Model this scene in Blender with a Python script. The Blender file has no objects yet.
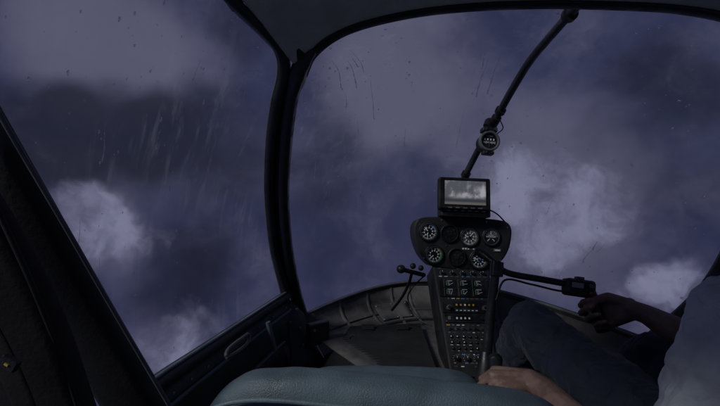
import bpy, bmesh, math, random
from mathutils import Vector, Matrix
random.seed(7)
S = bpy.context.scene
S.view_settings.view_transform = 'Standard'
S.view_settings.look = 'None'
S.view_settings.exposure = 0

F = 400.0
def P(a, b, d):
    """surveyed point: bearing/elevation tangents (a,b) and forward distance d (m) from the eye station"""
    return Vector(((a-360)/F*d, d, (203-b)/F*d))
V = Vector

# ------------------------------------------------------------------ materials
class NT:
    def __init__(s, tree): s.t = tree; s.n = tree.nodes; s.l = tree.links
    def new(s, typ, **kw):
        n = s.n.new(typ)
        for k, v in kw.items(): setattr(n, k, v)
        return n
    def put(s, sock, v):
        if isinstance(v, bpy.types.NodeSocket): s.l.new(v, sock)
        else: sock.default_value = v
    def m(s, op, a, b=None, c=None, clamp=False):
        n = s.new('ShaderNodeMath', operation=op); n.use_clamp = clamp
        s.put(n.inputs[0], a)
        if b is not None: s.put(n.inputs[1], b)
        if c is not None: s.put(n.inputs[2], c)
        return n.outputs[0]
    def vm(s, op, a, b=None, out=0):
        n = s.new('ShaderNodeVectorMath', operation=op)
        s.put(n.inputs[0], a)
        if b is not None: s.put(n.inputs[1], b)
        return n.outputs[out]
    def scale(s, a, f):
        n = s.new('ShaderNodeVectorMath', operation='SCALE')
        s.put(n.inputs[0], a); s.put(n.inputs['Scale'], f); return n.outputs[0]
    def mr(s, v, a, b, c=0.0, d=1.0, smooth=True):
        n = s.new('ShaderNodeMapRange'); n.interpolation_type = 'SMOOTHSTEP' if smooth else 'LINEAR'
        s.put(n.inputs[0], v); s.put(n.inputs[1], a); s.put(n.inputs[2], b); s.put(n.inputs[3], c); s.put(n.inputs[4], d)
        return n.outputs[0]
    def noise(s, vec, scale, detail=4, rough=0.5, out='Fac', dist=0.0):
        n = s.new('ShaderNodeTexNoise')
        s.put(n.inputs['Vector'], vec); n.inputs['Scale'].default_value = scale
        n.inputs['Detail'].default_value = detail; n.inputs['Roughness'].default_value = rough
        n.inputs['Distortion'].default_value = dist
        return n.outputs[0] if out == 'Fac' else n.outputs[1]
    def mix(s, f, a, b):
        n = s.new('ShaderNodeMix', data_type='RGBA')
        s.put(n.inputs[0], f)
        s.put(n.inputs[6], a if isinstance(a, bpy.types.NodeSocket) else (*a, 1))
        s.put(n.inputs[7], b if isinstance(b, bpy.types.NodeSocket) else (*b, 1))
        return n.outputs[2]

def mat(name, col, rough=0.5, metal=0.0, var=0.25, vscale=12, bump=0.15, bscale=150, sheen=0.0, spec=0.5, rvar=0.15, stretch=None):
    m = bpy.data.materials.new(name); m.use_nodes = True
    t = NT(m.node_tree); b = m.node_tree.nodes['Principled BSDF']
    co = t.new('ShaderNodeTexCoord').outputs['Object']
    if stretch:
        mp = t.new('ShaderNodeMapping'); t.put(mp.inputs[0], co); mp.inputs['Scale'].default_value = stretch; co2 = mp.outputs[0]
    else: co2 = co
    n = t.noise(co, vscale, 3, 0.6)
    f = t.mr(n, 0.3, 0.7)
    c0 = tuple(c*(1-var) for c in col); c1 = tuple(min(1, c*(1+var)) for c in col)
    t.put(b.inputs['Base Color'], t.mix(f, c0, c1))
    t.put(b.inputs['Roughness'], t.mr(f, 0, 1, max(0.03, rough-rvar), min(1, rough+rvar)))
    b.inputs['Metallic'].default_value = metal
    b.inputs['Specular IOR Level'].default_value = spec
    if sheen: b.inputs['Sheen Weight'].default_value = sheen
    if bump:
        bp = t.new('ShaderNodeBump'); bp.inputs['Strength'].default_value = bump; bp.inputs['Distance'].default_value = 0.002
        t.put(bp.inputs['Height'], t.noise(co2, bscale, 2, 0.6)); t.put(b.inputs['Normal'], bp.outputs[0])
    return m

M_frame = mat('frame_paint', (0.026, 0.027, 0.029), 0.42, bump=0.25, bscale=220, var=0.35)
M_seal = mat('rubber_seal', (0.012, 0.012, 0.013), 0.55)
M_post = mat('post_trim', (0.014, 0.0135, 0.013), 0.7, bump=0.3, bscale=140, rvar=.05)
M_post2 = mat('post_trim_brown', (0.016, 0.0135, 0.0115), 0.75, bump=0.3, bscale=140, rvar=.05)
M_head = mat('headliner_fabric', (0.50, 0.54, 0.42), 0.85, bump=0.4, bscale=350, var=0.12)
M_tub = mat('nose_interior_paint', (0.095, 0.092, 0.085), 0.72, var=0.45, vscale=7, bump=0.5, bscale=60, spec=0.3)
M_door = mat('door_trim', (0.040, 0.043, 0.046), 0.5, bump=0.4, bscale=120)
M_floor = mat('carpet', (0.02, 0.02, 0.021), 0.95, bump=0.8, bscale=500, spec=.2)
M_mat = mat('rubber_floor_mat', (0.020, 0.021, 0.022), 0.75, spec=.3)
M_black = mat('black_plastic', (0.013, 0.013, 0.014), 0.42, bump=0.3, bscale=300)
M_black2 = mat('black_crackle', (0.015, 0.015, 0.016), 0.55, bump=0.5, bscale=600)
M_dial = mat('dial_face', (0.008, 0.008, 0.009), 0.4, bump=0)
M_dial2 = mat('dial_face_grey', (0.08, 0.085, 0.08), 0.4, bump=0)
M_white = mat('white_marking', (0.85, 0.85, 0.82), 0.6, bump=0, var=0.08)
M_grey = mat('grey_plastic', (0.12, 0.12, 0.125), 0.45)
M_yel = mat('amber_marking', (0.6, 0.38, 0.06), 0.6, bump=0)
M_red = mat('red_marking', (0.5, 0.04, 0.02), 0.6, bump=0)
M_green = mat('green_marking', (0.08, 0.40, 0.10), 0.6, bump=0)
M_blue = mat('blue_marking', (0.10, 0.28, 0.55), 0.5, bump=0)
M_metal = mat('worn_metal', (0.35, 0.35, 0.36), 0.35, metal=1.0, bump=0.2)
M_stick = mat('stick_enamel', (0.02, 0.02, 0.022), 0.3, bump=0.1)
M_leather = mat('blue_grey_leather', (0.108, 0.152, 0.172), 0.5, bump=0.5, bscale=420, var=0.26, vscale=8)
M_leather2 = mat('blue_grey_piping', (0.15, 0.205, 0.225), 0.5, bump=0.3, bscale=300)
M_skin = mat('skin', (0.24, 0.15, 0.115), 0.5, bump=0.45, bscale=200, var=0.22, vscale=34)
M_nail = mat('nail', (0.36, 0.25, 0.20), 0.3, bump=0)
M_hair = mat('hair', (0.02, 0.014, 0.01), 0.6, bump=0.8, bscale=200, stretch=(1, 1, 0.2))
M_eye = mat('eye', (0.6, 0.58, 0.55), 0.2, bump=0)

def fabric(name, col, wr=0.5):
    m = mat(name, col, 0.85, bump=0, var=0.18, vscale=14, sheen=0.1)
    t = NT(m.node_tree); b = m.node_tree.nodes['Principled BSDF']
    co = t.new('ShaderNodeTexCoord').outputs['Object']
    w = t.noise(co, 18, 3, 0.5, dist=1.2); f = t.noise(co, 700, 1, 0.5)
    h = t.m('ADD', t.m('MULTIPLY', w, 1.0), t.m('MULTIPLY', f, 0.06))
    bp = t.new('ShaderNodeBump'); bp.inputs['Strength'].default_value = wr; bp.inputs['Distance'].default_value = 0.02
    t.put(bp.inputs['Height'], h); t.put(b.inputs['Normal'], bp.outputs[0]); return m
M_shirt = fabric('shirt_cotton', (0.70, 0.76, 0.76), 0.7)
M_trous = fabric('navy_trousers', (0.024, 0.032, 0.058), 0.8)
M_shoe = mat('shoe_leather', (0.015, 0.013, 0.012), 0.4)

def glass_mat():
    m = bpy.data.materials.new('acrylic_pane'); m.use_nodes = True
    nt = m.node_tree; nt.nodes.clear(); t = NT(nt)
    out = t.new('ShaderNodeOutputMaterial')
    tr = t.new('ShaderNodeBsdfTransparent'); tr.inputs[0].default_value = (0.93, 0.94, 0.96, 1)
    gl = t.new('ShaderNodeBsdfGlossy'); gl.inputs['Roughness'].default_value = 0.25; gl.inputs[0].default_value = (0.8, 0.8, 0.8, 1)
    mx = t.new('ShaderNodeMixShader'); mx.inputs[0].default_value = 0.02
    t.l.new(tr.outputs[0], mx.inputs[1]); t.l.new(gl.outputs[0], mx.inputs[2])
    co = t.new('ShaderNodeTexCoord').outputs['Object']
    mp = t.new('ShaderNodeMapping'); t.put(mp.inputs[0], co); mp.inputs['Scale'].default_value = (34, 34, 1.3)
    n = t.noise(mp.outputs[0], 1.0, 3, 0.65, dist=0.3)
    n2 = t.noise(co, 3.0, 1, 0.5)
    haze = t.m('MULTIPLY', t.mr(n, 0.5, 0.8), t.mr(n2, 0.38, 0.68))
    haze = t.m('MULTIPLY_ADD', haze, 0.11, 0.003)
    df = t.new('ShaderNodeBsdfTranslucent'); df.inputs[0].default_value = (0.7, 0.72, 0.82, 1)
    mx2 = t.new('ShaderNodeMixShader'); t.put(mx2.inputs[0], haze)
    t.l.new(mx.outputs[0], mx2.inputs[1]); t.l.new(df.outputs[0], mx2.inputs[2])
    t.l.new(mx2.outputs[0], out.inputs[0]); return m
M_glass = glass_mat()
def water_mat():
    m = bpy.data.materials.new('rain_water'); m.use_nodes = True
    nt = m.node_tree; nt.nodes.clear(); t = NT(nt)
    out = t.new('ShaderNodeOutputMaterial')
    g = t.new('ShaderNodeBsdfGlass'); g.inputs['IOR'].default_value = 1.33; g.inputs['Roughness'].default_value = 0.03
    tr = t.new('ShaderNodeBsdfTransparent')
    mx = t.new('ShaderNodeMixShader'); mx.inputs[0].default_value = 0.5
    t.l.new(tr.outputs[0], mx.inputs[1]); t.l.new(g.outputs[0], mx.inputs[2]); t.l.new(mx.outputs[0], out.inputs[0])
    return m
M_water = water_mat()

# ------------------------------------------------------------------ mesh helpers
def empty(name):
    e = bpy.data.objects.new(name, None); S.collection.objects.link(e); e.empty_display_size = 0.1; return e
def mesh_obj(name, vs, fs, mats, parent=None, smooth=True, mi=None, M=None, recalc=True):
    me = bpy.data.meshes.new(name); me.from_pydata([tuple(v) for v in vs], [], fs)
    if not isinstance(mats, (list, tuple)): mats = [mats]
    for m in mats: me.materials.append(m)
    if mi: me.polygons.foreach_set('material_index', mi)
    if recalc:
        bm = bmesh.new(); bm.from_mesh(me); bmesh.ops.recalc_face_normals(bm, faces=bm.faces); bm.to_mesh(me); bm.free()
    me.polygons.foreach_set('use_smooth', [smooth]*len(me.polygons)); me.update()
    o = bpy.data.objects.new(name, me); S.collection.objects.link(o)
    if M is not None: o.matrix_world = M
    if parent: o.parent = parent
    return o
def cr(pts, per=8):
    pts = [V(p) for p in pts]
    if len(pts) < 3:
        return [pts[0].lerp(pts[1], i/per) for i in range(per+1)]
    e = [pts[0]*2-pts[1]] + pts + [pts[-1]*2-pts[-2]]
    out = []
    for i in range(1, len(e)-2):
        p0, p1, p2, p3 = e[i-1:i+3]
        for k in range(per):
            t = k/per
            out.append(0.5*((2*p1)+(p2-p0)*t+(2*p0-5*p1+4*p2-p3)*t*t+(3*p1-p0-3*p2+p3)*t**3))
    out.append(pts[-1]); return out
def lin(l, n, per):
    if not isinstance(l, (list, tuple)): return [l]*n
    o = []
    for i in range(n):
        k = min(int(i/per), len(l)-2); f = i/per-k; o.append(l[k]*(1-f)+l[k+1]*f)
    return o
def sweep(name, pts, rw, rh, m, parent=None, n=14, up=(0, 0, 1), e=2.0, per=8, rnd=True):
    c = cr(pts, per); N = len(c); RW = lin(rw, N, per); RH = lin(rh, N, per)
    vs, fs = [], []
    up = V(up)
    for i, p in enumerate(c):
        t = (c[min(i+1, N-1)]-c[max(i-1, 0)]).normalized()
        s = t.cross(up).normalized(); q = s.cross(t)
        for j in range(n):
            a = 2*math.pi*(j+0.5)/n; ca, sa = math.cos(a), math.sin(a)
            x = math.copysign(abs(ca)**(2/e), ca); y = math.copysign(abs(sa)**(2/e), sa)
            vs.append(p+s*x*RW[i]+q*y*RH[i])
    for i in range(N-1):
        for j in range(n):
            fs.append((i*n+j, i*n+(j+1) % n, (i+1)*n+(j+1) % n, (i+1)*n+j))
    fs.append(tuple(range(n))); fs.append(tuple(range((N-1)*n, N*n)))
    o = mesh_obj(name, vs, fs, m, parent)
    md = o.modifiers.new('es', 'EDGE_SPLIT'); md.split_angle = math.radians(50)
    return o
def grid(name, rows, m, parent=None, thick=0.0, smooth=True, sub=0):
    R, C = len(rows), len(rows[0]); vs = [p for r in rows for p in r]
    fs = [(i*C+j, i*C+j+1, (i+1)*C+j+1, (i+1)*C+j) for i in range(R-1) for j in range(C-1)]
    o = mesh_obj(name, vs, fs, m, parent, smooth)
    if thick:
        md = o.modifiers.new('sol', 'SOLIDIFY'); md.thickness = thick; md.offset = 0
    if sub:
        md = o.modifiers.new('sub', 'SUBSURF'); md.levels = sub; md.render_levels = sub
    return o
def frameM(o, right=(1, 0, 0), up=(0, 0, 1)):
    X = V(right).normalized(); Z = V(up); Z = (Z-X*Z.dot(X)).normalized(); Y = Z.cross(X)
    M = Matrix.Identity(4)
    for r in range(3):
        M[r][0], M[r][1], M[r][2], M[r][3] = X[r], Y[r], Z[r], o[r]
    return M
class MB:
    """mesh builder; local x right, z up, 'out' = -y toward the cabin"""
    def __init__(s, mats): s.v = []; s.f = []; s.mi = []; s.mats = mats
    def add(s, vs, fs, mi):
        b = len(s.v); s.v += vs; s.f += [tuple(b+i for i in f) for f in fs]; s.mi += [mi]*len(fs)
    def poly(s, ol, o0, o1, mi, inset=0.0):
        n = len(ol); cx = sum(p[0] for p in ol)/n; cz = sum(p[1] for p in ol)/n
        vs = [(x, -o0, z) for x, z in ol]
        if inset:
            vs += [(x, -(o1-inset), z) for x, z in ol]
            top = []
            for x, z in ol:
                d = math.hypot(x-cx, z-cz); k = (d-inset)/d; top.append((cx+(x-cx)*k, -o1, cz+(z-cz)*k))
            vs += top; L = 3
        else:
            vs += [(x, -o1, z) for x, z in ol]; L = 2
        fs = []
        for l in range(L-1):
            for i in range(n): fs.append((l*n+i, l*n+(i+1) % n, (l+1)*n+(i+1) % n, (l+1)*n+i))
        fs.append(tuple(range(n))); fs.append(tuple(range((L-1)*n, L*n)))
        s.add(vs, fs, mi)
    def box(s, cx, cz, o0, o1, w, h, mi, rot=0.0, bev=None):
        b = min(w, h, abs(o1-o0))*0.18 if bev is None else bev
        c, si = math.cos(rot), math.sin(rot); r = b
        pts = []
        for sx, sz in ((-1, -1), (1, -1), (1, 1), (-1, 1)):
            if r > 1e-6 and min(w, h) > 0.004:
                for k in range(3):
                    a = math.atan2(sz, sx)-math.pi/4+k*math.pi/4
                    pts.append((sx*(w/2-r)+r*math.cos(a), sz*(h/2-r)+r*math.sin(a)))
            else: pts.append((sx*w/2, sz*h/2))
        pts = [(cx+x*c-z*si, cz+x*si+z*c) for x, z in pts]
        s.poly(pts, o0, o1, mi, inset=min(b, abs(o1-o0)*0.4) if min(w, h) > 0.004 else 0)
    def cyl(s, cx, cz, o0, o1, r, mi, n=28, ins=0.0):
        s.poly([(cx+r*math.cos(2*math.pi*i/n), cz+r*math.sin(2*math.pi*i/n)) for i in range(n)], o0, o1, mi, inset=ins)
    def ring(s, cx, cz, o0, o1, ri, ro, mi, n=36):
        vs = []
        for (r, o) in ((ro, o0), (ro, o1-(ro-ri)*0.3), (ro-(ro-ri)*0.3, o1), (ri+(ro-ri)*0.25, o1), (ri, o1-(ro-ri)*0.35), (ri, o0)):
            vs += [(cx+r*math.cos(2*math.pi*i/n), -o, cz+r*math.sin(2*math.pi*i/n)) for i in range(n)]
        fs = []
        for l in range(6):
            for i in range(n): fs.append((l*n+i, l*n+(i+1) % n, ((l+1) % 6)*n+(i+1) % n, ((l+1) % 6)*n+i))
        s.add(vs, fs, mi)
    def build(s, name, M, parent=None, smooth=False):
        o = mesh_obj(name, s.v, s.f, s.mats, parent, smooth, s.mi, M); return o

# ------------------------------------------------------------------ SKY
def blobdir(px, py): return V(((px-360)/F, 1, (203-py)/F)).normalized()
def build_sky():
    bm = bmesh.new(); bmesh.ops.create_icosphere(bm, subdivisions=4, radius=4000)
    bmesh.ops.reverse_faces(bm, faces=bm.faces)
    me = bpy.data.meshes.new('sky'); bm.to_mesh(me); bm.free()
    me.polygons.foreach_set('use_smooth', [True]*len(me.polygons))
    o = bpy.data.objects.new('sky', me); S.collection.objects.link(o)
    m = bpy.data.materials.new('storm_sky'); m.use_nodes = True; nt = m.node_tree; nt.nodes.clear(); t = NT(nt)
    m.cycles.emission_sampling = 'NONE'
    out = t.new('ShaderNodeOutputMaterial')
    co = t.new('ShaderNodeTexCoord').outputs['Object']
    d = t.vm('NORMALIZE', co)
    w1 = t.scale(t.vm('SUBTRACT', t.noise(d, 2.6, 2, 0.55, 'Color'), (0.5, 0.5, 0.5)), 0.30)
    w2 = t.scale(t.vm('SUBTRACT', t.noise(d, 9, 3, 0.6, 'Color'), (0.5, 0.5, 0.5)), 0.10)
    dw = t.vm('NORMALIZE', t.vm('ADD', d, t.scale(w1, 0.5)))
    dc = t.vm('NORMALIZE', t.vm('ADD', t.vm('ADD', d, t.scale(w1, 0.2)), w2))
    def blobs(vec, lst):
        acc = None
        for px, py, r, a in lst:
            c = blobdir(px, py); ang = r/F*(c.y**1.5)
            dt = t.vm('DOT_PRODUCT', vec, tuple(c), out=1)
            s = t.m('MULTIPLY', t.mr(dt, math.cos(ang), 1.0), a)
            acc = s if acc is None else t.m('ADD', acc, s)
        return acc
    soft = blobs(dw, [(100, 40, 125, .95), (205, 55, 80, .55), (100, 215, 90, .5), (410, 50, 130, .8), (345, 115, 90, .6), (440, 120, 80, .3),
                      (540, 205, 140, .8), (170, 335, 90, .4), (560, 90, 80, .2)])
    dark = blobs(dw, [(30, 130, 95, .8), (120, 135, 90, .95), (215, 140, 90, .95), (330, 165, 70, .5), (185, 270, 85, .6),
                      (250, 20, 60, .5), (660, 130, 120, .5), (640, 340, 100, .55), (330, 290, 90, .25), (690, 60, 90, .3)])
    puff = blobs(dc, [(92, 222, 62, .75), (150, 235, 45, .45), (540, 205, 85, .72), (480, 190, 60, .55), (605, 200, 55, .5), (560, 255, 70, .4),
                      (672, 277, 42, .75), (640, 310, 50, .55), (190, 338, 60, .45), (150, 352, 60, .45)])
    n1 = t.noise(dw, 3.2, 5, 0.58)
    n2 = t.noise(dc, 7.5, 7, 0.6)
    n3 = t.noise(dc, 17, 5, 0.62)
    bf = t.mr(n1, 0.32, 0.68)
    base = t.mix(bf, (0.024, 0.027, 0.066), (0.042, 0.045, 0.098))
    sf = t.mr(t.m('ADD', soft, t.m('MULTIPLY', t.m('SUBTRACT', n1, 0.5), 1.6)), 0.1, 1.15)
    base = t.mix(sf, base, (0.098, 0.096, 0.154))
    base = t.mix(t.m('MULTIPLY', t.mr(n2, 0.45, 0.72), 0.24), base, (0.125, 0.123, 0.185))
    df = t.mr(t.m('ADD', dark, t.m('MULTIPLY', t.m('SUBTRACT', n1, 0.5), -1.3)), 0.1, 1.0, 0, 0.86)
    base = t.mix(df, base, (0.011, 0.012, 0.024))
    pd = t.m('ADD', puff, t.m('MULTIPLY', t.m('SUBTRACT', n2, 0.5), 1.6))
    pf = t.mr(pd, 0.12, 0.88)
    shade = t.mr(t.m('ADD', t.m('MULTIPLY', pd, 0.6), n3), 0.6, 1.3)
    pc = t.mix(shade, (0.080, 0.081, 0.138), (0.205, 0.205, 0.310))
    col = t.mix(t.m('MULTIPLY', pf, 0.95), base, pc)
    em = t.new('ShaderNodeEmission'); t.put(em.inputs[0], col); em.inputs[1].default_value = 1.0
    tr = t.new('ShaderNodeBsdfTransparent'); tr.inputs[0].default_value = (0.5, 0.5, 0.5, 1)
    ad = t.new('ShaderNodeAddShader'); t.l.new(em.outputs[0], ad.inputs[0]); t.l.new(tr.outputs[0], ad.inputs[1])
    t.l.new(ad.outputs[0], out.inputs[0])
    me.materials.append(m)
build_sky()
SUN_EL, SUN_AZ = math.radians(38), math.radians(-125)   # from behind-left
w = bpy.data.worlds.new("World"); S.world = w; w.use_nodes = True
bg = w.node_tree.nodes['Background']; sk = w.node_tree.nodes.new('ShaderNodeTexSky'); sk.sky_type = 'NISHITA'; sk.sun_disc = False
sk.sun_elevation = SUN_EL; sk.sun_rotation = SUN_AZ
w.node_tree.links.new(sk.outputs[0], bg.inputs[0]); bg.inputs[1].default_value = 0.002
sd = bpy.data.lights.new('sun', 'SUN'); sd.energy = 2.5; sd.angle = math.radians(14); sd.color = (0.98, 0.985, 1.0)
so = bpy.data.objects.new('sun', sd); S.collection.objects.link(so)
sdir = V((math.sin(SUN_AZ)*math.cos(SUN_EL), math.cos(SUN_AZ)*math.cos(SUN_EL), math.sin(SUN_EL)))
so.rotation_euler = (-sdir).to_track_quat('-Z', 'Y').to_euler()

# ------------------------------------------------------------------ WINDSHIELD
def sample(ctrl, t):
    c = cr(ctrl, 12); x = t*(len(c)-1); i = min(int(x), len(c)-2); return c[i].lerp(c[i+1], x-i)
Lc = [P(302, 75, 1.1), P(293, 100, 1.16), P(287, 150, 1.3), P(285, 200, 1.43), P(289, 250, 1.56), P(296, 290, 1.67), P(303, 318, 1.75)]
Cc = [V((.5, .96, .48)), V((.5, 1.25, .47)), V((.48, 1.6, .36)), V((.46, 1.9, .15)), V((.44, 2.12, -.1)), V((.43, 2.2, -.3)), V((.42, 2.2, -.44))]
Rc = [P(815, 80, .9), V((1.03, .98, .1)), V((1.0, 1.08, -.18)), V((1.0, 1.2, -.33)), V((.99, 1.35, -.48))]
Tc = [P(302, 75, 1.1), P(311, 55, 1.07), P(334, 36, 1.03), P(370, 22, 1.0), P(430, 10, .97), P(510, 4, .95), P(600, 4, .94), P(700, 11, .92), P(790, 38, .9), P(815, 80, .9)]
def lag(u, v):
    l, c, r = sample(Lc, v), sample(Cc, v), sample(Rc, v)
    return l*(2*(u-.5)*(u-1)) + c*(-4*u*(u-1)) + r*(2*u*(u-.5))
def W(u, v):
    return lag(u, v) + (sample(Tc, u)-lag(u, 0))*(1-v)**3
ws = empty('helicopter_windshield')
rows = [[W(i/28, j/22) for i in range(29)] for j in range(23)]
grid('pane', rows, M_glass, ws)
sweep('bottom_frame', [W(i/16, 1) for i in range(17)], .010, .018, M_frame, ws, e=3, per=4)
sweep('bottom_seal', [W(i/16, .985)+V((0, -.012, 0)) for i in range(17)], .006, .006, M_grey, ws, per=4)
sweep('top_frame', [sample(Tc, i/20) for i in range(21)], .016, .011, M_seal, ws, e=3, per=4)
sweep('right_post', [p+V((.012, 0, 0)) for p in Rc]+[V((1.0, 1.42, -.58))], .042, .036, M_frame, ws, e=3.5, up=(0, 1, 0))
sweep('left_post', [P(305, 60, 1.07), P(299, 78, 1.095)]+[p+V((-.004, -.006, 0)) for p in Lc[1:]]+[P(310, 345, 1.72)], [.012, .017, .018, .019, .019, .02, .024, .03, .04], .022, M_frame, ws, e=3.5, up=(0, 1, 0))
bow = [P(580, 3, .95), P(556, 30, 1.08), P(530, 61, 1.24), P(512, 90, 1.38), P(497, 117, 1.5), P(480, 147, 1.62), P(464, 178, 1.72)]
sweep('centre_bow', bow, [.011, .0115, .0125, .013, .013, .013, .013], [.011, .0115, .0125, .013, .013, .013, .013], M_frame, ws, n=16)
sweep('centre_bow_strip', [p+V((.006, -.002, .016)) for p in bow], .004, .004, M_grey, ws)
for k in (0.06, 0.62, .97):
    p = sample(bow, k); q = sample(bow, k+.02)
    sweep('clamp_%d' % int(k*100), [p, p.lerp(q, .5), q], .019, .019, M_black, ws, per=2)

# ------------------------------------------------------------------ RAIN
def rain():
    vs, fs = [], []
    def bead(c, t, b, n, r, st):
        base = len(vs); K = 8
        for lv, (rr, hh) in enumerate(((1, 0), (.85, .35), (.5, .6))):
            for k in range(K):
                a = 2*math.pi*k/K; rx = r*rr*(1+.18*math.sin(3*a+r*9000)); vs.append(c+t*math.cos(a)*rx+b*math.sin(a)*rx*st+n*r*hh*.8)
        vs.append(c+n*r*.58)
        for lv in range(2):
            for k in range(K): fs.append((base+lv*K+k, base+lv*K+(k+1) % K, base+(lv+1)*K+(k+1) % K, base+(lv+1)*K+k))
        for k in range(K): fs.append((base+2*K+k, base+2*K+(k+1) % K, base+3*K))
        fs.append(tuple(base+k for k in range(K))[::-1])
    def surf(fn, u, v, e=.01):
        p = fn(u, v); t = (fn(min(u+e, 1), v)-fn(max(u-e, 0), v)).normalized(); b = (fn(u, min(v+e, 1))-fn(u, max(v-e, 0))).normalized()
        n = t.cross(b).normalized()
        if n.dot(p-V((.35, .7, 0))) < 0: n = -n
        return p, t, b, n
    def streak(fn, u, v0, v1, r):
        K = 18; base = len(vs); ph = random.random()*9
        for i in range(K):
            v = v0+(v1-v0)*i/(K-1); uu = min(.99, max(.01, u+.0018*math.sin(v*22+ph)+.0012*math.sin(v*61+ph*2)))
            p, t, b, n = surf(fn, uu, v)
            rr = r*(.25+.75*(i/(K-1))**1.5)*(1+.35*math.sin(i*1.3+ph)) if i < K-1 else r*.2
            for k in range(5):
                a = math.pi*k/4; vs.append(p+n*.001+t*math.cos(a)*rr+n*math.sin(a)*rr*.5)
        for i in range(K-1):
            for k in range(4): fs.append((base+i*5+k, base+i*5+k+1, base+(i+1)*5+k+1, base+(i+1)*5+k))
            fs.append((base+i*5+4, base+i*5, base+(i+1)*5, base+(i+1)*5+4))
        p, t, b, n = surf(fn, u, v1); bead(p+n*.001, t, b, n, r*1.4, 1.5)
    sizes = (.0012, .0015, .0018, .002, .0024, .0028, .0034, .0046)
    cl_ = [(random.random(), random.random()) for _ in range(16)]
    def uv():
        if random.random() < .45:
            c = random.choice(cl_); return min(.99, max(.01, random.gauss(c[0], .07))), min(.95, max(.03, random.gauss(c[1], .10)))
        return random.uniform(.01, .99), random.uniform(.03, .95)
    for _ in range(560):
        u, v = uv()
        p, t, b, n = surf(W, u, v); r = random.choice(sizes)*random.uniform(.7, 1.1)
        bead(p+n*.0015, t, b, n, r, random.uniform(1, 1.7))
    for _ in range(28):
        u = random.uniform(.03, .62); v0 = random.uniform(.08, .75); streak(W, u, v0, v0+random.uniform(.03, .14), random.uniform(.0012, .0028))
    for _ in range(9):
        u = random.uniform(.6, .95); v0 = random.uniform(.45, .75); streak(W, u, v0, v0+random.uniform(.03, .10), random.uniform(.0012, .0026))
    for _ in range(440):
        u, v = uv()
        p, t, b, n = surf(DW, u, v)
        if n.x > 0: n = -n
        bead(p+n*.0015, t, b, n, random.choice(sizes)*random.uniform(.4, .7), random.uniform(1, 2.2))
    for _ in range(18):
        u = random.uniform(.05, .97); v0 = random.uniform(.02, .7); streak(DW, u, v0, v0+random.uniform(.04, .14), random.uniform(.0009, .0017))
    mesh_obj('raindrops', vs, fs, M_water, None, True)

# ------------------------------------------------------------------ CABIN SHELL
cab = empty('helicopter_cabin')
def rowpts(l, r, bz, n=24, by=0):
    return [V(l).lerp(V(r), i/n)+V((0, by*math.sin(math.pi*i/n), bz*math.sin(math.pi*i/n)**.6)) for i in range(n+1)]
T24 = [sample(Tc, i/24) for i in range(25)]
hl = [[p+V((0, -.008, .006)) for p in T24]]
A = rowpts((-.30, .82, .475), (1.1, .78, .42), .055)
hl.append([a.lerp(b, .22)+V((0, 0, -.006)) for a, b in zip(T24, A)])
hl.append([a.lerp(b, .5)+V((0, 0, .012)) for a, b in zip(T24, A)])
hl.append(A)
hl.append(rowpts((-.36, .4, .5), (1.14, .4, .46), .06)); hl.append(rowpts((-.4, -.1, .5), (1.16, -.1, .47), .06)); hl.append(rowpts((-.4, -.7, .44), (1.16, -.7, .44), .05))
grid('headliner', hl, M_head, cab, .012, sub=1)
grid('roof_skin', [[p+V((0, 0.0, .035)) for p in r] for r in hl], M_frame, cab, .006, sub=1)
sweep('roof_rail', [P(304, 66, 1.085), P(285, 30, 1.0), P(262, 2, .93), P(225, -40, .85), V((-.37, .5, .49)), V((-.41, 0, .49)), V((-.41, -.7, .45))], [.022, .022, .024, .026, .03, .03, .03], .018, M_post, cab, e=3, up=(0, 0, 1))
sweep('corner_gusset', [P(313, 50, 1.055), P(303, 62, 1.065), P(297, 76, 1.085), P(292, 96, 1.13)], [.012, .022, .022, .016], [.012, .016, .016, .014], M_frame, cab, e=3, up=(0, 1, 0))
door = empty('helicopter_door')
front = [P(216, -18, .86), P(238, 7, .91), P(262, 30, .98), P(281, 52, 1.04), P(284, 74, 1.09), P(277, 105, 1.16), P(271, 150, 1.29), P(270, 200, 1.42), P(275, 250, 1.54), P(286, 294, 1.64)]
sweep('window_frame_front', front, [.014, .014, .014, .015, .016, .016, .016, .016, .017, .02], .02, M_frame, door, e=3, up=(0, 1, 0))
sweep('window_seal_front', [p+V((-.013, -.012, 0)) for p in front[2:]], .005, .006, M_grey, door, up=(0, 1, 0))
sweep('door_gap_seal', [front[i].lerp(q, .5)+V((0, .012, 0)) for i, q in ((4, Lc[0]), (5, Lc[1]), (6, Lc[2]), (7, Lc[3]), (8, Lc[4]), (9, Lc[5]))], .016, .01, M_seal, cab, up=(0, 1, 0), e=3)
sill = [P(288, 294, 1.65), P(252, 318, 1.36), P(205, 350, 1.07), P(155, 384, .86), V((-.455, .6, -.385)), V((-.46, .3, -.38))]
sweep('window_sill', sill, .022, .014, M_door, door, e=3)
sweep('sill_highlight', [p+V((.006, 0, .0165)) for p in sill], .0055, .004, M_leather2, door)  # pale blue strip: the bluish highlight along the sill top, put in as colour
toprail = [P(281, 52, 1.04), P(262, 30, .98), P(238, 7, .91), P(216, -18, .86), V((-.38, .6, .45)), V((-.42, .3, .45)), V((-.43, 0, .44))]
botrail = sill[:5]+[V((-.46, .35, -.38)), V((-.46, .0, -.38))]
def DW(u, v):
    a = sample(toprail, u); b = sample(botrail, u); p = a.lerp(b, v)
    f = sample(front[3:], v)-toprail[0].lerp(botrail[0], v)
    return p+f*(1-u)**1.6+V((-.05*math.sin(math.pi*v)*u, 0, 0))
grid('window_pane', [[DW(i/24, j/16)+V((-.006, 0, 0)) for i in range(25)] for j in range(17)], M_glass, door)
sweep('top_rail', toprail[2:], .014, .016, M_frame, door, e=3)
dp = []
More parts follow.
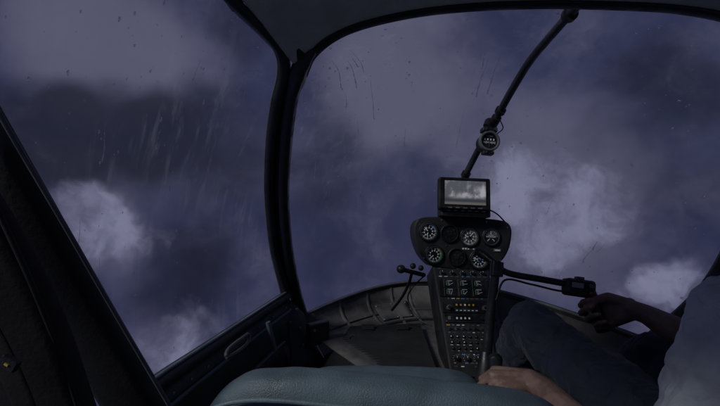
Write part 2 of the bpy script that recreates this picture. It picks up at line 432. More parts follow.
for k, (dz, dx) in enumerate(((-.014, .0), (-.05, .014), (-.13, .02), (-.24, .02), (-.36, .0))):
    dp.append([sample(sill, i/20)+V((dx, 0, dz)) for i in range(21)])
grid('lower_panel', dp, M_door, door, .01)
sweep('trim_strip', [sample(sill, i/6*.75+.02)+V((.024, 0, -.055)) for i in range(7)], .004, .006, M_leather2, door, per=3)
sweep('map_pocket_lip', [sample(sill, .08+i/6*.5)+V((.034, 0, -.15)) for i in range(7)], .008, .006, M_grey, door, per=3)
sweep('map_pocket', [sample(sill, .08+i/6*.5)+V((.026, 0, -.21)) for i in range(7)], .012, .055, M_door, door, per=3, e=4)
pk = [P(241, 334, 1.2), P(222, 348, 1.08), P(219, 357, 1.05), P(228, 353, 1.1), P(240, 344, 1.17), P(243, 337, 1.2), P(241, 334, 1.2)]
sweep('latch_handle', [p+V((.02, 0, 0)) for p in pk], .005, .005, M_grey, door, per=4)
sweep('latch_lever', [P(262, 322, 1.36)+V((.02, 0, 0)), P(264, 335, 1.36)+V((.024, 0, 0)), P(269, 350, 1.36)+V((.02, 0, 0))], .013, .007, M_leather, door, e=3)
for i in range(8):
    p = sample(sill, .05+i*.075)+V((.022, 0, -.032)); mb = MB([M_metal]); mb.cyl(0, 0, 0, .004, .0035, 0, 10, .001); mb.build('panel_screw_%d' % i, frameM(p, (.5, 1, 0)), door)
jb = [[P(283, 297, 1.62), P(296, 300, 1.68), P(308, 318, 1.74)], [P(286, 318, 1.60), P(300, 322, 1.66), P(313, 338, 1.72)], [P(290, 345, 1.58), P(308, 350, 1.62), P(326, 358, 1.66)], [P(290, 400, 1.5), P(316, 400, 1.55), P(345, 400, 1.6)]]
grid('jamb', jb, M_frame, cab, .012, sub=2)
sk_path = [V((-.475, -.6, -.40)), V((-.475, .2, -.40)), V((-.47, .8, -.40)), V((-.42, 1.2, -.405)), V((-.335, 1.62, -.42)), V((-.27, 1.76, -.515)), V((-.17, 1.90, -.50)), V((-.05, 2.0, -.50))]
skc = cr(sk_path, 5)
grid('side_skin', [[p+V((.03*k*k/9, 0, -.12*k)) for p in skc] for k in range(4)], M_frame, cab, .006)
for i, (a, b) in enumerate(((297, 309), (300, 328), (303, 345), (290, 322), (306, 360))):
    p = P(a, b, 1.60); mb = MB([M_metal]); mb.cyl(0, 0, 0, .006, .006, 0, 12, .001); mb.build('jamb_screw_%d' % i, frameM(p, (1, .3, 0)), cab)
sweep('rear_door_post', [P(-78, 30, .5), P(-28, 122, .53), P(32, 226, .58), P(84, 318, .64), P(142, 420, .70), P(177, 480, .74)], [.034, .036, .039, .041, .043, .045], .022, M_post, cab, e=4, up=(0, 1, 0))
sweep('post_edge_trim', [P(-46, 30, .485), P(4, 122, .515), P(65, 226, .565), P(118, 318, .622), P(178, 420, .68)], .003, .004, M_grey, cab, up=(0, 1, 0))
sweep('seat_back_panel', [P(-104, 150, .44), P(-39, 240, .46), P(14, 330, .49), P(48, 405, .52), P(72, 470, .54)], [.060, .060, .058, .052, .05], .02, M_post2, cab, e=5, up=(0, 1, 0))
sweep('panel_seam', [P(-5, 205, .44), P(32, 285, .46), P(62, 360, .49), P(82, 420, .51)], .003, .003, M_post, cab, up=(0, 1, 0))
sweep('seat_belt', [P(-30, 300, .42), P(0, 352, .43), P(22, 400, .44), P(35, 440, .45)], .012, .002, M_post2, cab, e=4, up=(0, 1, 0))
mb = MB([M_yel, M_black]); mb.box(0, 0, 0, .006, .018, .012, 1); mb.box(0, 0, .006, .0075, .004, .002, 0); mb.build('belt_buckle', frameM(P(12, 362, .415), (1, 0, -.6)), cab)

cen = V((.4, 1.0, 0))
def tub(s, z, u, k=1.0):
    p = W(u, 1); q = cen+(p-cen)*s; q.z = p.z*(1-k)+z*k; return q
prof = ((.992, -.47, .5), (.975, -.515, 1), (.94, -.548, 1), (.87, -.568, 1), (.75, -.585, 1), (.6, -.605, 1), (.42, -.655, 1), (.2, -.72, 1))
grid('nose_tub', [[tub(s, z, i/32, k) for i in range(33)] for s, z, k in prof], M_tub, cab, .006)
fl = [[V((-.46+1.6*i/8, y, -.735)) for i in range(9)] for y in (-.7, 0, .6, 1.2, 1.62)]
grid('floor', fl, M_floor, cab, .01)
sidefl = [[P(270, 385, 1.7), V((-.1, 1.75, -.64)), V((.1, 1.8, -.66))], [V((-.44, 1.2, -.70)), V((-.1, 1.4, -.70)), V((.15, 1.4, -.70))], [V((-.46, .8, -.72)), V((-.1, 1.0, -.72)), V((.2, 1.0, -.722))]]
grid('footwell_carpet', sidefl, M_floor, cab, .008)
for i, u in enumerate((.1, .2, .3, .38, .62, .72, .85)):
    sweep('tub_rib_%d' % i, [tub(s, z+.006, u, k) for s, z, k in prof[:5]], .008, .006, M_tub, cab, e=3, per=4)
def tub_s(u, s):
    for (s1, z1, k1), (s0, z0, k0) in zip(prof[1:], prof[:-1]):
        if s >= s1:
            f = (s-s1)/(s0-s1); return tub(s, z1*(1-f)+z0*f, u, 1.0)
    return tub(s, -.7, u)
grid('access_panel', [[tub_s(.22+.14*i/6, .955-.12*j/5)+V((0, -.004, .008)) for i in range(7)] for j in range(6)], M_tub, cab, .004)
for i in (0, 3, 6):
    for j in (0, 5):
        p = tub_s(.228+.124*i/6, .948-.106*j/5)+V((0, -.006, .011)); mb = MB([M_metal]); mb.cyl(0, 0, 0, .003, .005, 0, 10, .001); mb.build('access_screw', frameM(p, (1, 0, 0), (0, .9, .5)), cab)
# stringers following the nose curve, and a kick plate
sweep('tub_stringer', [tub_s(.04+.92*i/16, .90)+V((0, 0, .005)) for i in range(17)], .007, .005, M_tub, cab, per=3, e=3)
sweep('tub_kick_edge', [tub_s(.06+.40*i/10, .80)+V((0, 0, .006)) for i in range(11)], .010, .006, M_frame, cab, per=3, e=3)
mb = MB([M_frame, M_metal]); mb.box(0, 0, 0, .03, .10, .09, 0); mb.cyl(-.03, .02, .03, .035, .006, 1); mb.build('wall_box', frameM(P(316, 332, 1.66), (.75, .66, 0), (0, 0, 1)), cab)
def ribmat(name, c00, c10, c11, c01, nr=26):
    rows = []
    for j in range(3):
        r = []
        for i in range(nr*4+1):
            u = i/(nr*4); a = V(c00).lerp(V(c10), u); b = V(c01).lerp(V(c11), u); p = a.lerp(b, j/2)
            r.append(p+V((0, 0, .012+(.008 if (i % 4) in (1, 2) else 0))))
        rows.append(r)
    grid(name, rows, M_mat, cab, .008, smooth=False)
ribmat('floor_mat', P(350, 331, 1.80), P(322, 374, 1.48), P(436, 374, 1.48), P(420, 328, 1.84), 20)
ribmat('floor_mat_pilot', P(505, 340, 1.76), P(505, 378, 1.46), P(640, 372, 1.46), P(570, 336, 1.7))
for i, px in enumerate((368, 402)):
    b = P(px, 334, 1.80)
    sweep('pedal_arm_%d' % i, [b+V((0, .02, -.02)), b+V((0, 0, .02)), b+V((0, -.02, .03))], .006, .006, M_stick, cab)
    mb = MB([M_black, M_black2]); mb.box(0, 0, 0, .010, .055, .026, 0)
    for k in range(4): mb.box(0, -.009+k*.006, .010, .0125, .045, .002, 1)
    mb.build('pedal_pad_%d' % i, frameM(b+V((0, -.02, .035)), (1, 0, 0), (0, .8, 1)), cab)
rd = empty('helicopter_door')
rs = [V((.99, 1.35, -.47)), V((1.08, 1.05, -.43)), V((1.14, .7, -.4)), V((1.15, .3, -.38)), V((1.15, -.3, -.38))]
rt = [V((1.03, .88, .27)), V((1.1, .75, .42)), V((1.13, .5, .46)), V((1.15, .2, .46)), V((1.15, -.3, .45))]
sweep('window_sill', rs, .022, .014, M_door, rd, e=3); sweep('top_rail', rt, .016, .016, M_frame, rd, e=3)
grid('window_pane', [[sample(rt, i/12).lerp(sample(rs, i/12), j/8) for i in range(13)] for j in range(9)], M_glass, rd)
grid('lower_panel', [[sample(rs, i/12)+V((-.01, 0, dz)) for i in range(13)] for dz in (-.015, -.1, -.2, -.32)], M_door, rd, .01)

rain()

# ------------------------------------------------------------------ INSTRUMENT PANEL
ip = empty('instrument_panel')
sc = 1.65/F
pod = P(463, 243, 1.65)
podM = frameM(pod, (1, 0, -.035), (0, .10, 1))
def lp(px, py): return ((px-463)*sc, (243-py)*sc)
ol = [(417, 221), (424, 218.5), (440, 217.5), (463, 217), (484, 217.5), (502, 219), (509, 222), (512, 228), (511.5, 238), (509, 248), (504, 257), (497, 264), (490, 268), (463, 270), (436, 268), (428, 264), (421, 256), (416.5, 246), (414, 236), (414, 227)]
olp = [lp(*p) for p in ol]
c2 = [V((x, 0, z)) for x, z in olp]; c2 = cr(c2+[c2[0]], 3)[:-1]
mb = MB([M_black2, M_grey, M_metal])
mb.poly([(p.x, p.z) for p in c2], -.13, 0, 0, inset=.006)
mb.poly([(p.x*.955, p.z*.94) for p in c2], 0, .003, 0)
for a, b in ((419, 226), (507, 226), (441, 221), (486, 221), (424, 259), (500, 259), (446, 246), (467, 247)):
    x, z = lp(a, b); mb.cyl(x, z, .003, .006, .0035, 2, 10)
mb.build('pod_housing', podM, ip)
def gauge(name, px, py, rpx, style):
    x, z = lp(px, py); r = rpx*sc
    g = MB([M_black, M_dial2 if style == 'grey' else M_dial, M_white, M_yel, M_green, M_red, M_blue, M_grey])
    g.ring(x, z, .003, .012, r*.88, r*1.07, 0)
    if style != 'blank': g.ring(x, z, .010, .0125, r*.86, r*.90, 7)
    g.cyl(x, z, .003, .005, r*.87, 1, 32)
    if style == 'blank':
        g.cyl(x, z, .005, .007, r*.3, 0, 20)
        for k in range(8):
            a = k*math.pi/4; g.box(x+r*.62*math.cos(a), z+r*.62*math.sin(a), .005, .0056, r*.10, .0012, 7, a)
        g.box(x, z+r*.25, .005, .0056, r*.5, .002, 7)
        g.build(name, podM, ip); return
    n = 40 if style != 'att' else 0
    for k in range(n):
        a = -math.pi*.75+k*2*math.pi/40
        big = k % 4 == 0
        L = r*(.24 if big else .14)
        g.box(x+(r*.82-L/2)*math.cos(a), z+(r*.82-L/2)*math.sin(a), .005, .0056, L, .0026 if big else .0012, 2, a)
        if big: g.box(x+r*.45*math.cos(a), z+r*.45*math.sin(a), .005, .0056, r*.12, r*.15, 2)
    if style in ('asi', 'rpm', 'map'):
        for k in range(18):
            a = math.pi*(.1 if style == 'asi' else -.25)+k*.13
            g.box(x+r*.79*math.cos(a), z+r*.79*math.sin(a), .0057, .0062, r*.10, r*.13, (6 if style == 'asi' else 4) if k < 12 else (3 if k < 16 else 5), a)
    if style == 'vsi':
        g.cyl(x, z, .0051, .0055, r*.24, 6, 24)
    if style == 'att':
        hp = [(x+r*.82*math.cos(math.pi*k/16), z+r*.82*math.sin(math.pi*k/16)) for k in range(17)]
        g.poly(hp, .005, .0056, 7)
        g.box(x, z+r*.5, .006, .0068, r*.09, r*.42, 2); g.box(x, z, .0058, .0066, r*1.1, .0022, 2); g.box(x, z+r*.18, .006, .0066, r*.6, .0018, 2)
        g.box(x-r*.28, z-r*.35, .006, .0066, r*.4, .002, 2, .8); g.box(x+r*.28, z-r*.35, .006, .0066, r*.4, .002, 2, -.8)
        for k in range(7):
            a = math.pi*(.2+.1*k); g.box(x+r*.72*math.cos(a), z+r*.72*math.sin(a), .006, .0066, r*.14, .0015, 2, a)
    else:
        a = {'asi': 2.3, 'rpm': -.5, 'grey': .9, 'map': 3.9, 'vsi': 2.9}.get(style, 1)
        g.box(x+r*.28*math.cos(a), z+r*.28*math.sin(a), .006, .0072, r*.72, .0034, 2, a)
        g.cyl(x, z, .006, .0085, r*.12, 0, 16)
        if style in ('asi', 'grey'):
            a += 2; g.box(x+r*.18*math.cos(a), z+r*.18*math.sin(a), .0062, .0078, r*.45, .004, 2, a)
    g.build(name, podM, ip)
gauge('airspeed_gauge', 428, 233, 9.2, 'asi')
gauge('spare_gauge_1', 449, 234, 8.6, 'blank')
gauge('altimeter', 469, 237, 9.2, 'grey')
gauge('attitude_indicator', 490.5, 236, 8.6, 'att')
gauge('manifold_gauge', 434, 255.5, 9.0, 'map')
gauge('spare_gauge_2', 456.5, 257, 8.6, 'blank')
gauge('vertical_speed_gauge', 478.5, 259, 9.2, 'vsi')
mb = MB([M_white, M_red, M_grey, M_yel])
for i in range(6):
    x, z = lp(463+i*2.6, 248.5); mb.box(x, z, .003, .0036, .007, .006, [0, 0, 0, 2, 0, 3][i])
x, z = lp(497, 249); mb.box(x, z, .003, .006, .03, .012, 2); mb.box(x, z, .006, .0066, .022, .005, 0)
mb.build('labels', podM, ip)

pt0, pt1 = P(462.5, 266, 1.645), P(464, 376, 1.46)
up = (pt0-pt1).normalized(); pedM = frameM(pt0, (1, 0, -.02), up); Hh = (pt0-pt1).length
vs, fs = [], []
seg = 10
for i in range(seg+1):
    v = Hh*i/seg; l = -.122+(.040)*(i/seg); r = .112-(.026)*(i/seg)
    for (x, y) in ((l, .16), (l, .006), (l+.006, 0), (r-.006, 0), (r, .006), (r, .16)):
        vs.append((x, y, -v))
for i in range(seg):
    for j in range(5): fs.append((i*6+j, i*6+j+1, (i+1)*6+j+1, (i+1)*6+j))
fs.append(tuple(range(6))); fs.append(tuple(range(seg*6, seg*6+6)))
mesh_obj('pedestal_housing', vs, fs, M_black2, ip, False, M=pedM)
def row_w(v): k = v/Hh; return -.122+.04*k+.012, .112-.026*k-.012
pm = [M_black, M_white, M_grey, M_yel, M_red, M_green, M_metal, M_dial, M_blue]
mb = MB(pm)
random.seed(21)
def labels(v, n, h=.0035, prob=.8):
    l, r = row_w(v)
    for i in range(n):
        if random.random() < prob:
            x = l+(r-l)*(i+.5)/n; mb.box(x, -v, .0001, .0008, (r-l)/n*random.uniform(.3, .7), h*random.uniform(.6, 1), random.choice((1, 2, 2, 2, 3, 8)))
def knobs(v, n, rr=.007, toggles=False):
    l, r = row_w(v)
    for i in range(n):
        x = l+(r-l)*(i+.5)/n
        if toggles:
            mb.cyl(x, -v, 0, .004, .005, 6, 12); mb.cyl(x, -v+.003, .004, .018, .0022, 6, 10)
        else:
            mb.cyl(x, -v, 0, .014, rr, 0, 18, .001); mb.box(x, -v+rr*.5, .014, .0146, .0015, rr*.8, 1)
            for k in range(7):
                a = math.pi*(-.2+k*.233); mb.box(x+rr*1.45*math.cos(a), -v+rr*1.45*math.sin(a), .0001, .0006, .0022, .001, 1, a)
def unit(v, h, kind):
    l, r = row_w(v+h/2); w = r-l; cx = (l+r)/2
    mb.box(cx, -(v+h/2), 0, .005, w, h-.003, 0)
    for sx in (-1, 1):
        for sz in (-1, 1): mb.cyl(cx+sx*(w/2-.005), -(v+h/2)+sz*(h/2-.006), .005, .0065, .0025, 6, 8)
    if kind == 'radio':
        mb.box(cx-.005, -(v+h*.38), .005, .0062, w*.52, h*.36, 7)
        for i in range(5): mb.box(cx-.005+w*.5*(i-2)/5.6, -(v+h*.38), .0063, .0069, w*.035, h*.14, 3 if i != 2 else 1)
        for sx in (-1, 1): mb.cyl(cx+sx*w*.38, -(v+h*.62), .005, .020, .0095, 2, 20, .001); mb.cyl(cx+sx*w*.38, -(v+h*.62), .020, .027, .0055, 0, 16, .001)
        for i in range(6): mb.box(cx+w*.5*(i-2.5)/6, -(v+h*.80), .005, .008, w*.06, h*.13, 2); mb.box(cx+w*.5*(i-2.5)/6, -(v+h*.80), .008, .0086, w*.035, h*.045, 1)
    if kind == 'xpdr':
        mb.box(cx-w*.1, -(v+h*.5), .005, .006, w*.42, h*.5, 7)
        for i in range(4): mb.box(cx-w*.1+w*.09*(i-1.5), -(v+h*.5), .0063, .0069, w*.035, h*.2, 1)
        mb.cyl(cx+w*.33, -(v+h*.5), .005, .018, .008, 0, 18, .001); mb.box(cx-w*.4, -(v+h*.5), .005, .009, w*.06, h*.4, 2)
    if kind == 'small_gauges':
        for i in range(3):
            for j in range(2):
                x = cx+w*.29*(i-1); z = -(v+h*(.28+.46*j)); q = w*.115
                mb.box(x, z, .005, .0075, q*2.1, h*.42, 2); mb.box(x, z, .0075, .0085, q*2.0, h*.40, 7)
                mb.box(x-q*.6, z, .0087, .0092, .0018, h*.25, 5); mb.box(x, z+h*.13, .0087, .0092, q*.9, .0016, 1); mb.box(x+q*.2, z-h*.04, .0087, .0093, q*.8, .0012, 1, .5-i*.4+j*.7)
                for k in range(4): mb.box(x-q*.2, z+h*.06-k*h*.055, .0087, .0091, q*.35, .0008, 1)
labels(.012, 8); knobs(.030, 5, .006); labels(.045, 9)
unit(.054, .075, 'small_gauges'); labels(.134, 10, .004)
unit(.140, .052, 'radio'); unit(.194, .034, 'xpdr')
labels(.236, 9); knobs(.250, 7, toggles=True); labels(.263, 9, .003)
for rrow in range(3):
    v = .278+rrow*.021; l, r = row_w(v)
    for i in range(7):
        x = l+(r-l)*(i+.5)/7; mb.cyl(x, -v, 0, .006, .0055, 0, 14, .001); mb.cyl(x, -v, .006, .0066, .0022, random.choice((1, 2, 2)), 10)
        mb.box(x, -v-.0095, .0001, .0007, random.uniform(.005, .012), .0018, random.choice((1, 2)))
labels(.342, 8); knobs(.356, 4, .008); labels(.372, 7); labels(.384, 6)
mb.build('pedestal_controls', pedM, ip)
bm_ = empty('ball_mount')
def ball(name, c, r, m, parent, sc3=(1, 1, 1)):
    b = bmesh.new(); bmesh.ops.create_uvsphere(b, u_segments=24, v_segments=14, radius=r)
    me = bpy.data.meshes.new(name); b.to_mesh(me); b.free(); me.polygons.foreach_set('use_smooth', [True]*len(me.polygons)); me.materials.append(m)
    o = bpy.data.objects.new(name, me); S.collection.objects.link(o); o.location = c; o.scale = sc3
    if parent: o.parent = parent
    return o
ball('knob', P(401, 269, 1.58), .018, M_stick, bm_, (1, 1, .95)); ball('knob_2', P(413, 266, 1.6), .012, M_black, bm_)
ball('knob_3', P(421, 268, 1.6), .011, M_black, bm_)
sweep('arm', [P(401, 269, 1.58), P(412, 272, 1.6), P(424, 275, 1.66)], .009, .009, M_stick, bm_)
sweep('stalk', [P(412, 272, 1.6), P(409, 283, 1.64), P(402, 297, 1.7), P(392, 310, 1.78)], .006, .006, M_black, bm_)
sweep('cable', [P(424, 276, 1.66), P(412, 288, 1.62), P(408, 300, 1.66), P(418, 318, 1.62), P(432, 326, 1.58)], .003, .003, M_black, bm_)

gp = empty('gps_display')
gM = frameM(P(465, 193, 1.60), (1, .0, -.04), (0, .16, 1)); s2 = 1.6/F
g = MB([M_black, M_dial, M_white, M_grey])
g.box(0, -.002, -.035, .0, 52*s2, 33*s2, 0, bev=.008)
g.box(0, -.002, 0, .004, 50*s2, 31*s2, 0, bev=.006)
g.box(.001, .0, .004, .0048, 44*s2, 27*s2, 1, bev=.002)
for i in range(5): g.box(-.06+i*.03, -15.3*s2, .004, .0075, .016, .005, 3)
g.build('housing', gM, gp)
scr = bpy.data.materials.new('lit_screen'); scr.use_nodes = True; t = NT(scr.node_tree); b = scr.node_tree.nodes['Principled BSDF']
co = t.new('ShaderNodeTexCoord').outputs['Object']
n = t.noise(co, 22, 7, 0.55, dist=.3); sep = t.new('ShaderNodeSeparateXYZ'); t.put(sep.inputs[0], co)
f = t.mr(t.m('ADD', n, t.m('MULTIPLY', sep.outputs[2], -1.5)), .42, .68)
c = t.mix(f, (.07, .073, .09), (.30, .295, .32)); c = t.mix(t.mr(sep.outputs[2], -.012, -.030), c, (.03, .034, .043))
c = t.mix(t.mr(sep.outputs[2], -.034, -.042), c, (.09, .087, .08))
t.put(b.inputs['Base Color'], (0.02, 0.02, 0.02, 1)); t.put(b.inputs['Emission Color'], c); b.inputs['Emission Strength'].default_value = 1.0; b.inputs['Roughness'].default_value = .15
g = MB([scr]); g.poly([(-20.5*s2, -12*s2), (20.5*s2, -12*s2), (20.5*s2, 12*s2), (-20.5*s2, 12*s2)], .0048, .0054, 0); g.build('screen', gM, gp)
g = MB([M_black2, M_grey, M_white]); g.box(0, 0, -.07, .01, 50*s2, 10*s2, 0, bev=.006)
for i in range(6): g.box(-.07+i*.028, 0.004, .01, .0108, .014, .003, 2)
g.box(0, -.008, .01, .0112, .17, .003, 1)
g.build('base', frameM(P(465.5, 212, 1.62), (1, 0, -.04), (0, .1, 1)), gp)
sweep('bracket', [P(465, 209, 1.67), P(466, 222, 1.69)], .03, .01, M_black, gp, e=4, up=(0, 1, 0))
sweep('power_cable', [P(486, 208, 1.66), P(497, 214, 1.70), P(505, 222, 1.72)], .003, .003, M_black, gp)

cp = empty('magnetic_compass')
cc = P(489, 141.5, 1.46); cM = frameM(cc, (1, 0, -.1), (0, .1, 1))
g = MB([M_black, M_dial, M_white, M_metal, M_grey])
r = .036
g.ring(0, 0, -.006, .012, r*.80, r*1.05, 4, 40); g.cyl(0, 0, -.045, -.002, r*.98, 0, 32, .008); g.cyl(0, 0, -.002, .002, r*.8, 1, 32)
for k in range(13):
    g.box(-r*.6+k*r*.1, -.004, .002, .0026, .0012, .010 if k % 3 == 0 else .006, 2)
for k in range(4): g.box(-r*.45+k*r*.3, .007, .002, .0026, .0045, .007, 2)
g.box(0, 0, .0028, .0034, .0015, r*1.3, 3)
g.box(0, r*.55, .002, .0026, r*.7, .004, 4)
g.box(0, -r*1.18, -.02, .008, r*1.1, .012, 0); g.cyl(-.010, -r*1.18, .008, .012, .003, 3, 10); g.cyl(.010, -r*1.18, .008, .012, .003, 3, 10)
g.box(.0, r*1.22, -.03, .008, r*1.5, .016, 0); g.cyl(-.018, r*1.22, .008, .016, .006, 3, 14); g.cyl(.018, r*1.22, .008, .016, .006, 3, 14)
g.build('body', cM, cp)
sweep('mount', [P(487, 127, 1.48), P(489, 122, 1.52), P(492, 124, 1.53)], .016, .010, M_black, cp, up=(0, 1, 0))
sweep('clamp', [P(497, 117, 1.495), P(489, 131, 1.555)], .018, .018, M_black, cp)
sweep('lamp_wire', [P(497, 134, 1.5), P(503, 128, 1.52), P(500, 118, 1.53), P(505, 105, 1.45)], .002, .002, M_black, cp)

# ------------------------------------------------------------------ CYCLIC STICK
cy = empty('cyclic_stick')
sweep('column', [P(478, 440, 1.10), P(483, 395, 1.12), P(487, 350, 1.15), P(491, 310, 1.17), P(496, 268, 1.19)], [.020, .017, .015, .0135, .013], [.020, .017, .015, .0135, .013], M_stick, cy)
sweep('column_boot', [P(481, 420, 1.11), P(485, 372, 1.135), P(486, 352, 1.15)], [.034, .024, .017], [.034, .024, .017], M_black, cy)
sweep('t_bar', [P(492, 261, 1.21), P(502, 270, 1.19), P(514, 274.5, 1.18), P(540, 279, 1.15), P(568, 284, 1.12)], .0095, .0095, M_stick, cy)
sweep('passenger_grip', [P(475, 251, 1.24), P(481, 253, 1.235), P(488, 258, 1.22), P(494, 263, 1.205)], [.012, .014, .013, .011], [.012, .014, .013, .011], M_black, cy)
ball('pivot', P(497, 268, 1.19), .02, M_black, cy)
sweep('pivot_lug', [P(497, 262, 1.19), P(496, 276, 1.18)], .019, .016, M_stick, cy, e=3, up=(0, 1, 0))
g = MB([M_black, M_grey, M_red, M_metal])
g.box(0, 0, -.02, .02, .078, .048, 0, bev=.009); g.box(-.012, .006, .02, .024, .03, .014, 3, .0); g.cyl(.022, .008, .02, .028, .006, 1, 16, .001); g.cyl(.022, -.010, .02, .025, .004, 2, 12); g.box(.0, .026, -.01, .01, .02, .01, 1)
g.build('grip_head', frameM(P(579, 288, 1.11), (1, -.15, -.12), (0, .2, 1)), cy)
gtop, gbot = P(590, 293, 1.105), P(603, 331, 1.045)
sweep('grip', [P(585, 287, 1.11), gtop, gtop.lerp(gbot, .5)+V((0, .004, 0)), gbot], [.015, .016, .017, .016], [.015, .016, .017, .016], M_black, cy)
sweep('grip_cable', [P(570, 292, 1.11), P(555, 290, 1.13), P(530, 284, 1.16), P(505, 280, 1.18), P(496, 300, 1.16)], .003, .003, M_black, cy)

# ------------------------------------------------------------------ BODY TOOLS
def caps(bm, a, b, ra, rb, n=14):
    a, b = V(a), V(b)
    for c, r in ((a, ra), (b, rb)):
        bmesh.ops.create_icosphere(bm, subdivisions=2, radius=r, matrix=Matrix.Translation(c))
    d = b-a
    if d.length < 1e-5: return
    q = d.to_track_quat('Z', 'Y').to_matrix().to_4x4()
    bmesh.ops.create_cone(bm, cap_ends=True, segments=n, radius1=ra, radius2=rb, depth=d.length, matrix=Matrix.Translation((a+b)/2) @ q)
def ell(bm, c, s, rot=None):
    M = Matrix.Translation(V(c)) @ (rot.to_4x4() if rot else Matrix.Identity(4)) @ Matrix.Diagonal((*s, 1))
    bmesh.ops.create_icosphere(bm, subdivisions=3, radius=1, matrix=M)
def chain(bm, pts, rs):
    for i in range(len(pts)-1): caps(bm, pts[i], pts[i+1], rs[i], rs[i+1])
def fleshy(name, bm, m, parent, voxel=.006, smooth=6, disp=0.0, dsz=.08):
    me = bpy.data.meshes.new(name); bm.to_mesh(me); bm.free(); me.materials.append(m)
    o = bpy.data.objects.new(name, me); S.collection.objects.link(o); o.parent = parent
    md = o.modifiers.new('r', 'REMESH'); md.mode = 'VOXEL'; md.voxel_size = voxel; md.use_smooth_shade = True
    md = o.modifiers.new('s', 'SMOOTH'); md.factor = .5; md.iterations = smooth
    if disp:
        tx = bpy.data.textures.new(name+'_folds', 'CLOUDS'); tx.noise_scale = dsz; tx.noise_depth = 2
        md = o.modifiers.new('d', 'DISPLACE'); md.texture = tx; md.strength = disp; md.mid_level = .5; md.texture_coords = 'GLOBAL'
    return o
def hand_bm(bm, wrist, d, n, right, curls, sc=1.0, thumb=(0.6, 0.5), nails=None, spread=0.04):
    d = V(d).normalized(); n = V(n); n = (n-d*n.dot(d)).normalized(); t = (n.cross(d) if right else d.cross(n)).normalized()
    w = V(wrist)
    def L(x, y, z): return w+(t*x+d*y+n*z)*sc
    kn = [(.029, .088), (.0095, .094), (-.0105, .089), (-.029, .079)]
    ln = [(.042, .026, .020), (.046, .030, .021), (.042, .028, .020), (.033, .021, .018)]
    rad = [.0090, .0093, .0088, .0078]
    for i in range(4):
        kx, ky = kn[i]; cz = .004-.004*abs(i-1.2)
        caps(bm, L(kx*.45, .008, 0), L(kx, ky, cz), .0165*sc, (rad[i]+.0028)*sc)
        caps(bm, L(kx*.6, .03, -.008), L(kx*.95, ky-.012, -.008), .015*sc, .010*sc)
        ang = 0; p = L(kx, ky, cz); r = rad[i]*sc; sp = kx*spread/.03
        c = curls[i]
        for k in range(3):
            ang += c[k]
            v = (d*math.cos(ang)-n*math.sin(ang)+t*sp*(1 if k == 0 else .3)).normalized()
            q = p+v*ln[i][k]*sc; r2 = r*(.92 if k < 2 else .84)
            caps(bm, p, q, r*1.08, r2, 12)
            if k == 2 and nails is not None:
                nn = (n*math.cos(ang)+d*math.sin(ang)); nails.append((p.lerp(q, .85)+nn*r2*.82, v, nn, r2))
            p = q; r = r2
    a, b = thumb
    p0 = L(.016, .018, -.008); p1 = L(.036, .045, -.016-.012*a); p2 = L(.040-.010*b, .075, -.026-.020*a); p3 = L(.030-.028*b, .092, -.036-.026*a)
    chain(bm, [p0, p1, p2, p3], [.0165*sc, .0135*sc, .0108*sc, .0088*sc])
    if nails is not None:
        v = (p3-p2).normalized(); nn = (t-v*t.dot(v)).normalized(); nails.append((p2.lerp(p3, .85)+nn*.008*sc, v, nn, .009*sc))
def mk_nails(nails, name, parent):
    vs, fs = [], []
    for c, v, nn, r in nails:
        s = v.cross(nn).normalized(); b = len(vs)
        for i in range(4):
            for j in range(4):
                x = (j-1.5)/1.5; y = (i-1.5)/1.5
                vs.append(c+s*x*r*.62*(1-.15*abs(y))+v*y*r*.75+nn*(.0012-x*x*r*.22))
        for i in range(3):
            for j in range(3): fs.append((b+i*4+j, b+i*4+j+1, b+(i+1)*4+j+1, b+(i+1)*4+j))
    mesh_obj(name, vs, fs, M_nail, parent)

# ------------------------------------------------------------------ PILOT
pl = empty('pilot')
bm = bmesh.new()
lh, rh = V((.645, .60, -.54)), V((.82, .60, -.54)); lk, rk = V((.435, 1.03, -.312)), V((.775, 1.05, -.395))
la, ra = V((.455, 1.33, -.625)), V((.74, 1.36, -.625))
ell(bm, (.735, .56, -.53), (.175, .13, .12))
chain(bm, [lh, lh.lerp(lk, .5)+V((0, 0, .01)), lk], [.095, .082, .062]); chain(bm, [lk, lk.lerp(la, .35)+V((0, -.015, -.01)), la], [.060, .060, .045])
chain(bm, [rh, rh.lerp(rk, .5), rk], [.092, .08, .062]); chain(bm, [rk, rk.lerp(ra, .35)+V((0, -.015, -.01)), ra], [.060, .060, .045])
caps(bm, (.735, .52, -.48), (.735, .49, -.36), .14, .13)
fleshy('trousers', bm, M_trous, pl, .009, 5, .028, .055)
for nm, a in (('shoe_left', la), ('shoe_right', ra)):
    bm = bmesh.new(); chain(bm, [a+V((0, -.03, -.045)), a+V((0, .05, -.04)), a+V((0, .15, -.02)), a+V((0, .20, -.01))], [.036, .038, .038, .030]); caps(bm, a, a+V((0, 0, -.03)), .042, .04)
    fleshy(nm, bm, M_shoe, pl, .006, 4)
LS, RS = V((.545, .565, -.165)), V((.935, .60, -.175)); LE, RE = V((.455, .56, -.46)), V((.805, .865, -.345))
bm = bmesh.new()
chain(bm, [V((.735, .52, -.40)), V((.735, .48, -.25)), V((.735, .485, -.13))], [.14, .145, .10])
ell(bm, (.735, .49, -.21), (.19, .115, .16)); ell(bm, (.735, .52, -.40), (.165, .13, .12))
chain(bm, [V((.735, .49, -.10)), LS], [.085, .068]); chain(bm, [V((.735, .49, -.10)), RS], [.085, .066])
chain(bm, [LS, LS.lerp(LE, .55)+V((-.014, 0, 0)), LS.lerp(LE, .9)], [.068, .063, .062]); chain(bm, [RS, RS.lerp(RE, .5), RS.lerp(RE, .8)], [.066, .056, .058])
